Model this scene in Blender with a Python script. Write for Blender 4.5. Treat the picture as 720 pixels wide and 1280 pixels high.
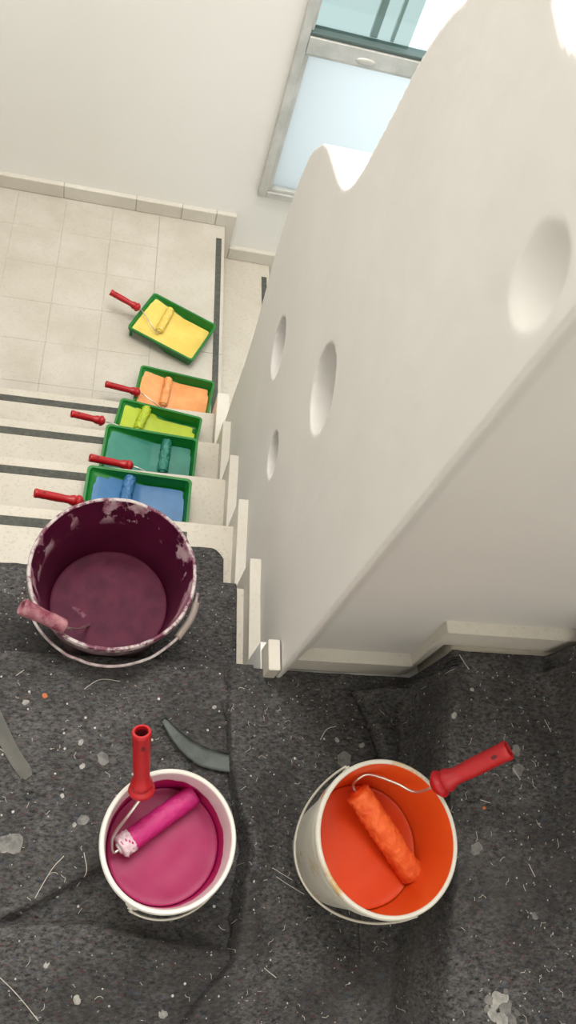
import bpy, bmesh, math, random
import numpy as np
from mathutils import Vector, Matrix, noise

for o in list(bpy.data.objects): bpy.data.objects.remove(o)
random.seed(4)
S = bpy.context.scene
C = S.collection
PI = math.pi

# ---------------------------------------------------------------- camera (fitted to the photograph's vanishing points)
H = 1.6                                   # height above the upper landing
RT = (0.96991407, -0.02021526, 0.24260678)   # image right, in world axes
DN = (0.09644825, -0.88309555, -0.45917315)  # image down
FW = (0.22352727, 0.4687575, -0.85457707)    # forward
FPX = 1013.1
cd = bpy.data.cameras.new('camera'); cam = bpy.data.objects.new('camera', cd); C.objects.link(cam)
m = Matrix.Identity(4)
for i in range(3):
    m[i][0] = RT[i]; m[i][1] = -DN[i]; m[i][2] = -FW[i]
m[2][3] = H
cam.matrix_world = m
cd.sensor_fit = 'VERTICAL'; cd.sensor_height = 36; cd.sensor_width = 36*720/1280
cd.lens = 36*FPX/1280; cd.clip_start = .02; cd.clip_end = 60
S.camera = cam

# ---------------------------------------------------------------- world, lights, exposure
w = bpy.data.worlds.new('daylight'); S.world = w; w.use_nodes = True
bg = w.node_tree.nodes['Background']; bg.inputs[0].default_value = (.88, .97, 1, 1); bg.inputs[1].default_value = 1.35
S.view_settings.view_transform = 'Standard'; S.view_settings.look = 'None'
S.view_settings.gamma = 1; S.view_settings.use_curve_mapping = False
S.view_settings.exposure = 0.06
def area(name, loc, target, sx, sy, power, col):
    l = bpy.data.lights.new(name, 'AREA'); l.shape = 'RECTANGLE'; l.size = sx; l.size_y = sy; l.energy = power; l.color = col
    o = bpy.data.objects.new(name, l); C.objects.link(o); o.location = loc
    o.rotation_euler = (Vector(target)-Vector(loc)).to_track_quat('-Z', 'Y').to_euler(); return o
area('landing_fill_light', (-.05, -1.46, 1.75), (.1, 1.0, .6), 1.3, 1.5, 13, (1, .985, .95))  # added soft fill from behind the camera, no window known there
area('window_daylight', (1.35, 3.0, .25), (.2, 0, -.6), 1.4, 2.2, 7, (.93, .98, 1))
area('ceiling_lamp_light', (.2, 1.95, 4.1), (.15, 1.95, 0), 1.9, 2.1, 136, (1, .975, .94))

# ---------------------------------------------------------------- coordinate helpers
def ray(x, y):
    a, b = x-360, y-640
    return Vector([a*RT[i]+b*DN[i]+FPX*FW[i] for i in range(3)])
def at(x, y, z):
    d = ray(x, y); return Vector((0, 0, H)) + d*((z-H)/d.z)
def aty(x, y, Y):
    d = ray(x, y); return Vector((0, 0, H)) + d*(Y/d.y)
def nz(x, y, z=0, s=1.0): return noise.noise(Vector((x*s, y*s, z*s)))

# ---------------------------------------------------------------- mesh helpers
def link(name, me, mats, parent=None, smooth=False):
    o = bpy.data.objects.new(name, me); C.objects.link(o)
    for mm in (mats if isinstance(mats, (list, tuple)) else [mats]): me.materials.append(mm)
    if smooth:
        me.polygons.foreach_set('use_smooth', [True]*len(me.polygons))
    if parent is not None: o.parent = parent
    return o
def obj(name, bm, mats, parent=None, smooth=False, sharp=None):
    bmesh.ops.recalc_face_normals(bm, faces=bm.faces[:])
    me = bpy.data.meshes.new(name); bm.to_mesh(me); bm.free()
    o = link(name, me, mats, parent, smooth)
    if sharp: me.set_sharp_from_angle(angle=math.radians(sharp))
    return o
def tag(o, label=None, cat=None, group=None, kind=None):
    if label: o['label'] = label
    if cat: o['category'] = cat
    if group: o['group'] = group
    if kind: o['kind'] = kind
    return o
def empty(name, loc=(0, 0, 0), rz=0):
    o = bpy.data.objects.new(name, None); C.objects.link(o); o.location = loc; o.rotation_euler = (0, 0, rz)
    o.empty_display_size = .05; return o
def box(bm, x0, x1, y0, y1, z0, z1):
    v = [bm.verts.new((x, y, z)) for z in (z0, z1) for x, y in ((x0, y0), (x1, y0), (x1, y1), (x0, y1))]
    for f in ((0, 3, 2, 1), (4, 5, 6, 7), (0, 1, 5, 4), (1, 2, 6, 5), (2, 3, 7, 6), (3, 0, 4, 7)): bm.faces.new([v[i] for i in f])
    return v
def bx(x0, x1, y0, y1, z0, z1, bev=0):
    bm = bmesh.new(); box(bm, x0, x1, y0, y1, z0, z1)
    if bev: bmesh.ops.bevel(bm, geom=bm.edges[:], offset=bev, segments=1, affect='EDGES')
    return bm
def prism(pts, axis, a0, a1, bev=0):
    """pts: 2D polygon in the other two axes; axis 'x' -> (y,z), 'y' -> (x,z), 'z' -> (x,y); a0,a1 numbers or functions of the point"""
    bm = bmesh.new(); rings = []
    for a in (a0, a1):
        r = []
        for p in pts:
            aa = a(p) if callable(a) else a
            r.append(bm.verts.new((aa, p[0], p[1]) if axis == 'x' else (p[0], aa, p[1]) if axis == 'y' else (p[0], p[1], aa)))
        rings.append(r)
    n = len(pts)
    bm.faces.new(rings[0]); bm.faces.new(rings[1][::-1])
    for i in range(n): bm.faces.new((rings[0][i], rings[1][i], rings[1][(i+1) % n], rings[0][(i+1) % n]))
    if bev:
        bmesh.ops.recalc_face_normals(bm, faces=bm.faces[:]); bmesh.ops.bevel(bm, geom=bm.edges[:], offset=bev, segments=2, affect='EDGES')
    return bm
def lathe(bm, prof, n=48, M=Matrix.Identity(4), wob=None, matf=None, close=False):
    """prof: list of (r, z)"""
    rings = []
    for k, (r, z) in enumerate(prof):
        if r < 1e-6:
            rings.append([bm.verts.new(M @ Vector((0, 0, z)))]); continue
        ring = []
        for i in range(n):
            a = 2*PI*i/n; rr, zz = (r, z) if wob is None else wob(k, a, r, z)
            ring.append(bm.verts.new(M @ Vector((rr*math.cos(a), rr*math.sin(a), zz))))
        rings.append(ring)
    for k in range(len(rings)-1):
        A, B = rings[k], rings[k+1]
        for i in range(n):
            j = (i+1) % n
            if len(A) == 1 and len(B) == 1: continue
            f = bm.faces.new((A[0], B[j], B[i])) if len(A) == 1 else bm.faces.new((A[i], A[j], B[0])) if len(B) == 1 else bm.faces.new((A[i], A[j], B[j], B[i]))
            if matf: f.material_index = matf(k)
    return bm
def catmull(P, n=8):
    P = [Vector(p) for p in P]; Q = [P[0]*2-P[1]]+P+[P[-1]*2-P[-2]]; out = []
    for i in range(1, len(Q)-2):
        for k in range(n):
            t = k/n; a, b, c, d = Q[i-1], Q[i], Q[i+1], Q[i+2]
            out.append(.5*((2*b)+(c-a)*t+(2*a-5*b+4*c-d)*t*t+(3*b-a-3*c+d)*t**3))
    out.append(P[-1]); return out
def tube(bm, P, r, n=8, smooth=6):
    if smooth: P = catmull(P, smooth)
    P = [Vector(p) for p in P]; rings = []
    up = Vector((0.12, .31, 1)).normalized()
    for i, p in enumerate(P):
        t = (P[min(i+1, len(P)-1)]-P[max(i-1, 0)]).normalized()
        s = t.cross(up); s = s.normalized() if s.length > 1e-4 else Vector((1, 0, 0)); u = s.cross(t).normalized(); up = u
        rr = r(i/(len(P)-1)) if callable(r) else r
        rings.append([bm.verts.new(p+(s*math.cos(2*PI*k/n)+u*math.sin(2*PI*k/n))*rr) for k in range(n)])
    for a, b in zip(rings, rings[1:]):
        for k in range(n): bm.faces.new((a[k], a[(k+1) % n], b[(k+1) % n], b[k]))
    bm.faces.new(rings[0][::-1]); bm.faces.new(rings[-1]); return bm
def frame(p0, p1):
    """matrix whose z axis runs p0 -> p1, origin p0"""
    z = (Vector(p1)-Vector(p0)).normalized(); q = z.to_track_quat('Z', 'Y')
    return Matrix.Translation(Vector(p0)) @ q.to_matrix().to_4x4()

# ---------------------------------------------------------------- material helpers
class NT:
    def __init__(s, name):
        s.m = bpy.data.materials.new(name); s.m.use_nodes = True; s.t = s.m.node_tree; s.n = s.t.nodes; s.l = s.t.links
        s.b = s.n['Principled BSDF']; s.out = s.n['Material Output']; s.co = s.n.new('ShaderNodeTexCoord').outputs['Object']
    def node(s, ty, **kw):
        n = s.n.new(ty)
        for k, v in kw.items():
            if k.startswith('_'): setattr(n, k[1:], v)
            else: s.put(n.inputs[k.replace('__', ' ')], v)
        return n
    def put(s, sock, v):
        if isinstance(v, bpy.types.NodeSocket): s.l.new(v, sock)
        else: sock.default_value = v
    def noise(s, scale, detail=4, rough=.55, vec=None):
        n = s.n.new('ShaderNodeTexNoise'); n.inputs['Scale'].default_value = scale; n.inputs['Detail'].default_value = detail; n.inputs['Roughness'].default_value = rough
        s.l.new(vec or s.co, n.inputs['Vector']); return n.outputs['Fac']
    def voro(s, scale, feat='F1', out='Distance', vec=None, rnd=1):
        n = s.n.new('ShaderNodeTexVoronoi'); n.feature = feat; n.inputs['Scale'].default_value = scale; n.inputs['Randomness'].default_value = rnd
        s.l.new(vec or s.co, n.inputs['Vector']); return n.outputs[out]
    def ramp(s, fac, a, b, lo=0., hi=1.):
        n = s.n.new('ShaderNodeMapRange'); s.put(n.inputs[0], fac); n.inputs[1].default_value = a; n.inputs[2].default_value = b; n.inputs[3].default_value = lo; n.inputs[4].default_value = hi; return n.outputs[0]
    def math(s, op, a, b=0., clamp=False):
        n = s.n.new('ShaderNodeMath'); n.operation = op; n.use_clamp = clamp; s.put(n.inputs[0], a); s.put(n.inputs[1], b); return n.outputs[0]
    def mix(s, f, a, b):
        n = s.n.new('ShaderNodeMix'); n.data_type = 'RGBA'; s.put(n.inputs[0], f); s.put(n.inputs[6], a); s.put(n.inputs[7], b); return n.outputs[2]
    def sep(s):
        n = s.n.new('ShaderNodeSeparateXYZ'); s.l.new(s.co, n.inputs[0]); return n.outputs
    def bump(s, h, st=.3, d=.002):
        n = s.n.new('ShaderNodeBump'); n.inputs['Strength'].default_value = st; n.inputs['Distance'].default_value = d; s.l.new(h, n.inputs['Height']); s.l.new(n.outputs[0], s.b.inputs['Normal'])
    def done(s, col, rough=.5, metal=0., spec=.5):
        s.put(s.b.inputs['Base Color'], col); s.put(s.b.inputs['Roughness'], rough); s.put(s.b.inputs['Metallic'], metal); s.put(s.b.inputs['Specular IOR Level'], spec); return s.m
def rgb(r, g, b):
    f = lambda c: (c/255/12.92 if c/255 <= .04045 else ((c/255+.055)/1.055)**2.4); return (f(r), f(g), f(b), 1)

def plaster():
    t = NT('white_plaster'); n = t.noise(3, 3); c = t.mix(t.ramp(n, .35, .65), rgb(210, 207, 202), rgb(215, 212, 207))
    t.bump(t.math('ADD', t.noise(28, 5), t.math('MULTIPLY', t.noise(7, 2), 1.5)), .22, .004); return t.done(c, .75, spec=.25)
def plaster_smooth():
    t = NT('white_wall_paint'); n = t.noise(2, 3); c = t.mix(t.ramp(n, .35, .65), rgb(238, 236, 231), rgb(241, 239, 235))
    t.bump(t.noise(40, 4), .1, .002); return t.done(c, .7, spec=.25)
def terrazzo(name, base, dirt, k=.7):
    t = NT(name)
    n = t.noise(55, 4, .7); v = t.voro(170, out='Color'); hs = t.n.new('ShaderNodeSeparateColor'); t.l.new(v, hs.inputs[0])
    c = t.mix(t.ramp(t.noise(5, 5, .6), .35, .7), base, dirt)
    c = t.mix(t.ramp(hs.outputs[0], .80, .96, 0, .35*k), c, rgb(150, 138, 120))
    c = t.mix(t.ramp(n, .62, .75, 0, .22*k), c, rgb(140, 130, 115))
    sp = t.math('LESS_THAN', t.voro(24), .045); c = t.mix(t.math('MULTIPLY', sp, .5*k), c, rgb(120, 112, 100))
    oi = t.n.new('ShaderNodeObjectInfo'); c = t.mix(t.ramp(oi.outputs['Random'], 0, 1, 0, .14), c, rgb(190, 182, 166))
    return t.done(c, .42, spec=.4)
def grip():
    t = NT('grip_strip_rubber'); n = t.noise(60, 4, .7)
    c = t.mix(t.ramp(n, .35, .8), rgb(78, 79, 74), rgb(104, 104, 97)); return t.done(c, .85, spec=.2)
def felt():
    t = NT('grey_felt')
    mp = t.n.new('ShaderNodeMapping'); mp.inputs['Rotation'].default_value = (0, 0, .6); mp.inputs['Scale'].default_value = (1, 1.9, 1); t.l.new(t.co, mp.inputs[0])
    mp2 = t.n.new('ShaderNodeMapping'); mp2.inputs['Rotation'].default_value = (0, 0, -.9); mp2.inputs['Scale'].default_value = (1, 2.1, 1); t.l.new(t.co, mp2.inputs[0])
    a = t.noise(85, 6, .8, mp.outputs[0]); b = t.noise(100, 6, .8, mp2.outputs[0]); big = t.noise(6, 5, .65)
    fib = t.math('MULTIPLY', t.math('ADD', a, b), .5)
    c = t.mix(t.ramp(fib, .40, .64), rgb(35, 34, 35), rgb(116, 114, 112))
    c = t.mix(t.ramp(big, .42, .62, 0, .6), c, rgb(50, 48, 47))
    # coloured fibres
    v = t.n.new('ShaderNodeTexVoronoi'); v.inputs['Scale'].default_value = 150; t.l.new(mp.outputs[0], v.inputs['Vector'])
    sc = t.n.new('ShaderNodeSeparateColor'); t.l.new(v.outputs['Color'], sc.inputs[0])
    c = t.mix(t.math('MULTIPLY', t.math('GREATER_THAN', sc.outputs[0], .975), .2), c, rgb(120, 62, 58))
    c = t.mix(t.math('MULTIPLY', t.math('GREATER_THAN', sc.outputs[1], .965), .22), c, rgb(60, 82, 108))
    # lint and dried paint specks
    for scale, th, col, gate in ((55, .13, rgb(196, 192, 186), .66), (26, .085, rgb(205, 202, 196), .62), (95, .17, rgb(170, 166, 162), .5)):
        vv = t.n.new('ShaderNodeTexVoronoi'); vv.inputs['Scale'].default_value = scale
        ad = t.n.new('ShaderNodeMapping'); ad.inputs['Location'].default_value = (scale*.13, .3, .1); t.l.new(t.co, ad.inputs[0]); t.l.new(ad.outputs[0], vv.inputs['Vector'])
        s2 = t.n.new('ShaderNodeSeparateColor'); t.l.new(vv.outputs['Color'], s2.inputs[0])
        rad = t.math('MULTIPLY', s2.outputs[2], th)
        dd = t.math('ADD', vv.outputs['Distance'], t.math('MULTIPLY', t.math('SUBTRACT', t.noise(scale*5, 2), .5), .09))
        f = t.math('MULTIPLY', t.math('LESS_THAN', dd, rad), t.math('GREATER_THAN', s2.outputs[0], gate))
        c = t.mix(t.math('MULTIPLY', f, .9), c, col)
    dd = t.ramp(t.noise(2.6, 5, .7), .60, .74, 0, .25); c = t.mix(dd, c, rgb(110, 106, 102))
    t.bump(t.math('ADD', fib, t.math('MULTIPLY', t.noise(40, 4), .8)), .7, .004)
    return t.done(c, .95, spec=.1)
def simple(name, col, rough=.4, metal=0., spec=.5, var=None, vs=20, bump=0, bs=60, coat=0):
    t = NT(name); c = col
    if var: c = t.mix(t.ramp(t.noise(vs, 4, .6), .4, .65), col, var)
    if bump: t.bump(t.noise(bs, 4, .6), bump, .002)
    if coat: t.b.inputs['Coat Weight'].default_value = coat; t.b.inputs['Coat Roughness'].default_value = .15
    return t.done(c, rough, metal, spec)
def inner_wall(name, wall, paint, level, spread, scale=14, rough=.35, drips=None, keep=.0):
    """bucket inside: paint below an irregular line (object z), bare plastic above"""
    t = NT(name); z = t.sep()[2]
    mp = t.n.new('ShaderNodeMapping'); mp.inputs['Scale'].default_value = (1, 1, .45); t.l.new(t.co, mp.inputs[0])
    n = t.noise(scale, 4, .6, mp.outputs[0])
    h = t.math('ADD', level-spread*.5, t.math('MULTIPLY', n, spread))
    f = t.ramp(t.math('SUBTRACT', h, z), -.0015, .0015)
    smear = t.ramp(t.noise(scale*.6, 5, .6, mp.outputs[0]), .5, .75, 0, .3)
    c = t.mix(smear, wall, paint); c = t.mix(f, c, paint)
    return t.done(c, rough)

M_plaster = plaster(); M_wall = plaster_smooth()
M_terr = terrazzo('cream_terrazzo', rgb(206, 199, 186), rgb(194, 186, 171))
M_tile = terrazzo('worn_cream_tile', rgb(203, 197, 186), rgb(188, 181, 167), .5)
M_skirt = terrazzo('pale_skirting', rgb(216, 211, 200), rgb(208, 202, 190), .3)
M_grout = simple('grout', rgb(186, 178, 162), .9, spec=.1)
M_grip = grip(); M_felt = felt()
M_alu = simple('brushed_aluminium', rgb(206, 205, 200), .38, .35, var=rgb(184, 184, 178), vs=8)
M_aludark = simple('dark_gasket', rgb(84, 100, 98), .6)
M_green = simple('green_tray_plastic', rgb(12, 116, 36), .42, var=rgb(10, 106, 34), vs=12)
M_red = simple('red_handle_plastic', rgb(178, 20, 28), .38, var=rgb(166, 17, 26), vs=16)
M_redin = simple('shaded_red_inside', rgb(96, 14, 18), .6)  # handle red darkened: shade of the hollow end put into the colour
M_wire = simple('steel_wire', rgb(206, 202, 192), .28, .85)
M_white = simple('white_bucket_plastic', rgb(218, 214, 205), .38, var=rgb(226, 223, 216), vs=8)
M_black = simple('black_plastic', rgb(32, 30, 30), .45)
M_strip = simple('grey_tape', rgb(112, 112, 106), .5, var=rgb(128, 122, 112), vs=25, bump=.3)
M_strip2 = simple('grey_green_rag', rgb(140, 147, 143), .8, var=rgb(120, 127, 124), vs=30, bump=.5)
M_dried = simple('dried_white_paint', rgb(160, 157, 151), .6, var=rgb(120, 118, 114), vs=60, bump=.5)
M_lint = simple('pale_lint', rgb(188, 182, 172), .9)

# ================================================================= SETTING
r_ = .2024
N = [.5021, .7648, 1.0374, 1.3067, 1.5716, 1.8396]     # nosing lines down the flight
LZ = -6*r_                                             # half landing
YW = 3.11
XL = -.85
def xf(Y):                                            # plan curve of the balustrade's stair face
    return .3805+.035*max(0, Y-.72)

st = tag(empty('stairs', (0, 0, 0)), 'cream terrazzo staircase leading down to the half landing', kind='structure')
core = []
bm = bmesh.new()
# solid core under the treads
for k in range(1, 6): box(bm, XL, .52, N[k-1]-.02, N[k]-.012, -k*r_-.6, -k*r_-.034)
box(bm, XL, 1.6, -1.5, N[0]-.02, -.6, -.034); box(bm, .352, 1.6, .45, .56, -.6, .0005)
obj('concrete_core', bm, M_wall, st)
for k in range(0, 6):
    y0 = N[k-1] - .012 if k else -1.5
    x1 = xf((y0+N[k])/2)+.01 if k else 1.6
    obj('tread', bx(XL, x1, y0, N[k], -k*r_-.034, -k*r_, .003), M_terr, st)
    obj('riser', bx(XL, xf(N[k])+.01, N[k]-.035, N[k]-.012, -(k+1)*r_, -k*r_-.034, .001), M_terr, st)
    obj('grip_strip', bx(XL+.1, .235, N[k]-.059, N[k]-.032, -k*r_-.002, -k*r_+.0018, .0006), M_grip, st)
# the next flight, turning right off the half landing
XN = [.451+.268*i for i in range(6)]
bm = bmesh.new()
for j in range(1, 6): box(bm, XN[j-1]-.02, XN[j]-.012, 1.86, YW, LZ-j*r_-.5, LZ-j*r_-.034)
obj('concrete_core', bm, M_wall, st)
for j in range(0, 6):
    if j: obj('tread', bx(XN[j-1]-.012, XN[j], 1.86, YW, LZ-j*r_-.034, LZ-j*r_, .003), M_terr, st)
    obj('riser', bx(XN[j]-.035, XN[j]-.012, 1.86, YW, LZ-(j+1)*r_, LZ-j*r_-.034, .001), M_terr, st)
    obj('grip_strip', bx(XN[j]-.0415, XN[j]-.0145, 1.87, 3.003, LZ-j*r_-.002, LZ-j*r_+.0018, .0006), M_grip, st)
# first steps up to the next floor, at the right of the upper landing (under the cloth)
XU = .690
for j in range(1, 5):
    obj('tread', bx(XU+.268*(j-1), XU+.268*j+.012, -.6, .53, j*r_-.034, j*r_, .003), M_terr, st)
    obj('riser', bx(XU+.268*(j-1)+.012, XU+.268*(j-1)+.03, -.6, .53, (j-1)*r_, j*r_-.034, .001), M_terr, st)

# half landing floor: small tiles at left, wide slabs along the stair edge
fl = tag(bpy.data.objects.new('floor', None), 'pale worn tile floor of the half landing', kind='structure'); C.objects.link(fl)
obj('grout_bed', bx(XL, .449, 1.84, YW, LZ-.06, LZ-.003), M_grout, fl)
def tile(x0, x1, y0, y1, name='floor_tile'):
    return obj(name, bx(x0, x1, y0, y1, LZ-.03, LZ+random.uniform(-.0003, .0003), .0005), M_tile, fl)
ts = .2135; xs = [-.082-ts*i for i in range(5)]; ys = [2.448+ts*i for i in range(-3, 4)]
for i, x in enumerate([.1355-.2175]+xs[1:]):
    pass
edges_x = [.1355, -.082]+[-.082-ts*i for i in range(1, 4)]+[XL]
edges_y = [1.842]+[y for y in ys if y > 1.88]+[YW-.002]
edges_y = sorted(set(round(v, 4) for v in edges_y if v <= YW-.002))
for a, b in zip(edges_x, edges_x[1:]):
    for c, d in zip(edges_y, edges_y[1:]): tile(b+.0003+(.0008 if b > .13 else 0), a-.0003-(.0012 if a > .13 else 0), c+.0003, d-.0003)
for c, d in ((1.842, 2.30), (2.302, YW-.002)): tile(.1368, .4505, c, d, 'landing_slab')

# walls and ceiling
def struct(name, bm, mat, label): return tag(obj(name, bm, mat), label, kind='structure')
WX0, WX1, WZ0, WZ1 = .60, 2.05, -.965, 1.25            # window opening in the far wall
bm = bmesh.new()
box(bm, XL, WX0, YW, YW+.14, -2.6, 4.2); box(bm, WX1, 2.6, YW, YW+.14, -2.6, 4.2)
box(bm, WX0, WX1, YW, YW+.14, -2.6, WZ0); box(bm, WX0, WX1, YW, YW+.14, WZ1, 4.2)
struct('wall_far', bm, M_wall, 'white wall behind the half landing with the tall window')
struct('wall_left', bx(XL-.12, XL, -1.5, YW+.14, -2.6, 4.2), M_wall, 'white stairwell wall on the left')
struct('wall_right', bx(2.6, 2.72, -1.5, YW+.14, -2.6, 4.2), M_wall, 'white stairwell wall on the far right')
struct('wall_near', bx(XL, 2.6, -1.62, -1.5, -2.6, 4.2), M_wall, 'white wall behind the upper landing')
struct('ceiling', bx(XL, 2.6, -1.5, YW, 4.2, 4.3), M_wall, 'white stairwell ceiling')

# far wall skirting, stepping down with the next flight
bs = tag(empty('baseboard_far'), 'pale stone skirting along the foot of the far wall', kind='structure')
xb = XL
for x in (-.62, -.31, .02, .235, .40):
    obj('skirting_tile', bx(xb+.0006, x-.0006, YW-.024+random.uniform(-.001, .001), YW+.002, LZ+.0008, LZ+.072, .0025), M_skirt, bs); xb = x
for j in range(0, 4):
    z = LZ-j*r_; x0 = xb if j == 0 else XN[j-1]+.046; x1 = XN[j]+.045
    obj('skirting_tile', prism([(x0+.0006, z+.0008), (x0+.0006, z+.072), (x1, z+.072), (x1, z-r_+.0008), (XN[j]+.0005, z-r_+.0008), (XN[j]+.0005, z+.0008)], 'y', YW-.024, YW+.002, .002), M_skirt, bs)

# skirting on the balustrade side of the flight
sk = tag(empty('baseboard_right'), 'cream stone skirting stepping down beside the flight', kind='structure')
for k in range(0, 6):
    z = -k*r_; y0 = (N[k-1]+.050) if k else .479; y1 = N[k]+(.05 if k else .041)
    pts = [(y0, z+.0008), (y0, z+.07), (y1, z+.07), (y1, z-r_+.0008), (N[k]+.0006, z-r_+.0008), (N[k]+.0006, z+.0008)]
    obj('skirting_tile', prism(pts, 'x', lambda p: xf(max(p[0], .66))-.027, lambda p: xf(max(p[0], .66))+(.02 if k else -.003), .0015), M_skirt, sk)
# skirting along the wall beside the ascending steps
s2 = tag(empty('baseboard_landing'), 'pale stone skirting turning up with the ascending steps', kind='structure')
pts = [(.398, .001), (.412, .07), (.648, .07), (.648, .27), (XU+.262, .27), (XU+.262, .2032), (XU-.002, .2032), (XU-.002, .001)]
obj('skirting_tile', prism([(.411, .001), (.411, .07), (.662, .07), (.662, .001)], 'y', .503, .54, .0015), M_skirt, s2)
obj('skirting_tile', prism([(.6625, .001), (.6515, .272), (.94, .272), (.94, .2034), (.6745, .2034), (.6745, .001)], 'y', .506, .545, .0015), M_skirt, s2)
obj('skirting_tile', prism([(.9405, .2034), (.93, .474), (1.20, .474), (1.20, .406), (.9425, .406), (.9425, .2034)], 'y', .506, .545, .0015), M_skirt, s2)

# sculpted balustrade: wavy top, round holes, hollow near the corner -> voxel remeshed so plaster edges are soft
def smoothpoly(P, n=7): return [(v.x, v.y) for v in catmull([Vector((a, b, 0)) for a, b in P], n)]
def onface(x, y):
    Y = 1.0
    for _ in range(12):
        d = ray(x, y); X = xf(Y); P = Vector((0, 0, H))+d*(X/d.x); Y = P.y
    return (P.y, P.z)
top_px = [(300, 470), (315, 425), (330, 370), (341, 328), (352, 290), (364, 252), (378, 215), (390, 190), (402, 179), (410, 186), (417, 207), (424, 228), (432, 236), (445, 225), (460, 200), (480, 162), (500, 124), (520, 85), (540, 50), (560, 22), (580, 0)]
tp = [onface(*p) for p in top_px]
far = tp[0]
tp = smoothpoly(tp, 4)
tail = smoothpoly([tp[-1], (1.0, 1.145), (.93, 1.215), (.875, 1.235), (.82, 1.215), (.74, 1.216), (.66, 1.245), (.476, 1.26)], 5)[1:]
prof = [(far[0]+.04, -2.3), (far[0]+.03, -1.2), (far[0]+.01, -.7)] + tp + tail + [(.476, -.6), (1.0, -2.3)]
bm = prism(prof, 'x', 0, .17)
body = obj('balustrade_body', bm, M_plaster)
wing = obj('balustrade_wing', prism([(.055, -.3), (.055, 1.262), (.18, 1.27), (.48, 1.36), (.88, 1.66), (1.2, 1.92), (1.2, -.3)], 'y', .53, .70), M_plaster)
cut = []
def hole(px_top, px_bot, px_l, px_r):
    P = [onface(*q) for q in (px_top, px_bot, px_l, px_r)]
    cy = sum(p[0] for p in P)/4; cz = sum(p[1] for p in P)/4
    rr = sum(math.hypot(p[0]-cy, p[1]-cz) for p in P)/4
    b = bmesh.new(); lathe(b, [(0, -.2), (rr, -.2), (rr, .35), (0, .35)], 40, Matrix.Translation((0, cy, cz)) @ Matrix.Rotation(PI/2, 4, 'Y'))
    cut.append(obj('cutter', b, M_plaster)); return cy, cz, rr
hinfo = [hole((411, 431), (395, 543), (389, 500), (418.5, 470)), hole((353, 396), (342, 474), (340.5, 445), (356, 422)), hole((345, 540), (337, 597), (334, 577), (346.5, 560))]
b = bmesh.new(); bmesh.ops.create_uvsphere(b, u_segments=40, v_segments=24, radius=.09)
cy, cz = onface(672, 346)
bmesh.ops.transform(b, matrix=Matrix.Translation((-.072, cy, cz)) @ Matrix.Diagonal((1, .92, 1.0, 1)), verts=b.verts[:])
cut.append(obj('cutter', b, M_plaster))
def addmod(o, ty, **kw):
    mm = o.modifiers.new(ty.lower(), ty)
    for k, v in kw.items(): setattr(mm, k, v)
wedge = obj('cutter', prism([(.004, .476), (.060, .53), (.4, .53), (.4, .35), (.004, .35)], 'z', -1, 2.5), M_plaster)
addmod(body, 'BOOLEAN', operation='DIFFERENCE', object=wedge, solver='EXACT'); cut.append(wedge)
addmod(body, 'BOOLEAN', operation='UNION', object=wing, solver='EXACT')
for c_ in cut[:-1]: addmod(body, 'BOOLEAN', operation='DIFFERENCE', object=c_, solver='EXACT')
addmod(body, 'REMESH', mode='VOXEL', voxel_size=.0065, use_smooth_shade=True)
addmod(body, 'SMOOTH', factor=.5, iterations=3)
bpy.context.view_layer.update()
me = bpy.data.meshes.new_from_object(body.evaluated_get(bpy.context.evaluated_depsgraph_get()))
for o in [body, wing]+cut: bpy.data.objects.remove(o)
co = np.empty(len(me.vertices)*3, 'f'); me.vertices.foreach_get('co', co); co = co.reshape(-1, 3)
dx = np.array([nz(0, v[1], v[2], 5)*.0018+nz(3, v[1], v[2], 22)*.0007 for v in co]); co[:, 0] += dx*.5
bend = np.array([xf(v[1]) for v in co]); kk = np.clip((co[:, 0]-.17)/.15, 0, 1); co[:, 0] += bend*(1-kk)+.3805*kk
me.vertices.foreach_set('co', co.ravel()); me.update()
me.materials.clear()
o = link('wall_inner', me, M_plaster, smooth=True)
tag(o, 'white plastered balustrade wall with wavy top and round holes', kind='structure')

# window in the far wall
wn = tag(empty('window_1', (0, 0, 0)), 'aluminium window with frosted lower pane and clear upper pane', kind='structure')
Y0 = YW-.028
def fr(x0, x1, z0, z1, y0=Y0, y1=YW+.05, name='window_frame', mat=None): return obj(name, bx(x0, x1, y0, y1, z0, z1, .002), mat or M_alu, wn)
fr(.566, .604, -.995, WZ1+.03); fr(WX1-.01, WX1+.03, -.995, WZ1+.03); fr(.6045, WX1-.0105, -.995, -.962); fr(.566, WX1+.03, WZ1, WZ1+.03)
fr(.604, .622, -.962, -.29, Y0+.012, YW+.03, 'sash_stile'); fr(.622, WX1-.01, -.962, -.945, Y0+.012, YW+.03, 'sash_rail')
fr(.604, WX1-.01, -.272, -.205, Y0-.006, YW+.05, 'transom')
fr(.604, WX1-.01, -.2035, -.190, Y0+.002, YW+.03, 'gasket', M_aludark)
fr(.604, WX1-.01, -.288, -.2725, Y0+.006, YW+.03, 'sash_rail')
fr(.604, .616, -.19, WZ1, Y0+.012, YW+.03, 'sash_stile')
t = NT('frosted_pane'); t.n.remove(t.b)
tr = t.n.new('ShaderNodeBsdfTranslucent'); tr.inputs[0].default_value = (.74, .76, .76, 1)
gl = t.n.new('ShaderNodeBsdfGlossy'); gl.inputs['Roughness'].default_value = .35
mx = t.n.new('ShaderNodeMixShader'); mx.inputs[0].default_value = .06; t.l.new(tr.outputs[0], mx.inputs[1]); t.l.new(gl.outputs[0], mx.inputs[2]); t.l.new(mx.outputs[0], t.out.inputs[0])
M_frost = t.m
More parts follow.
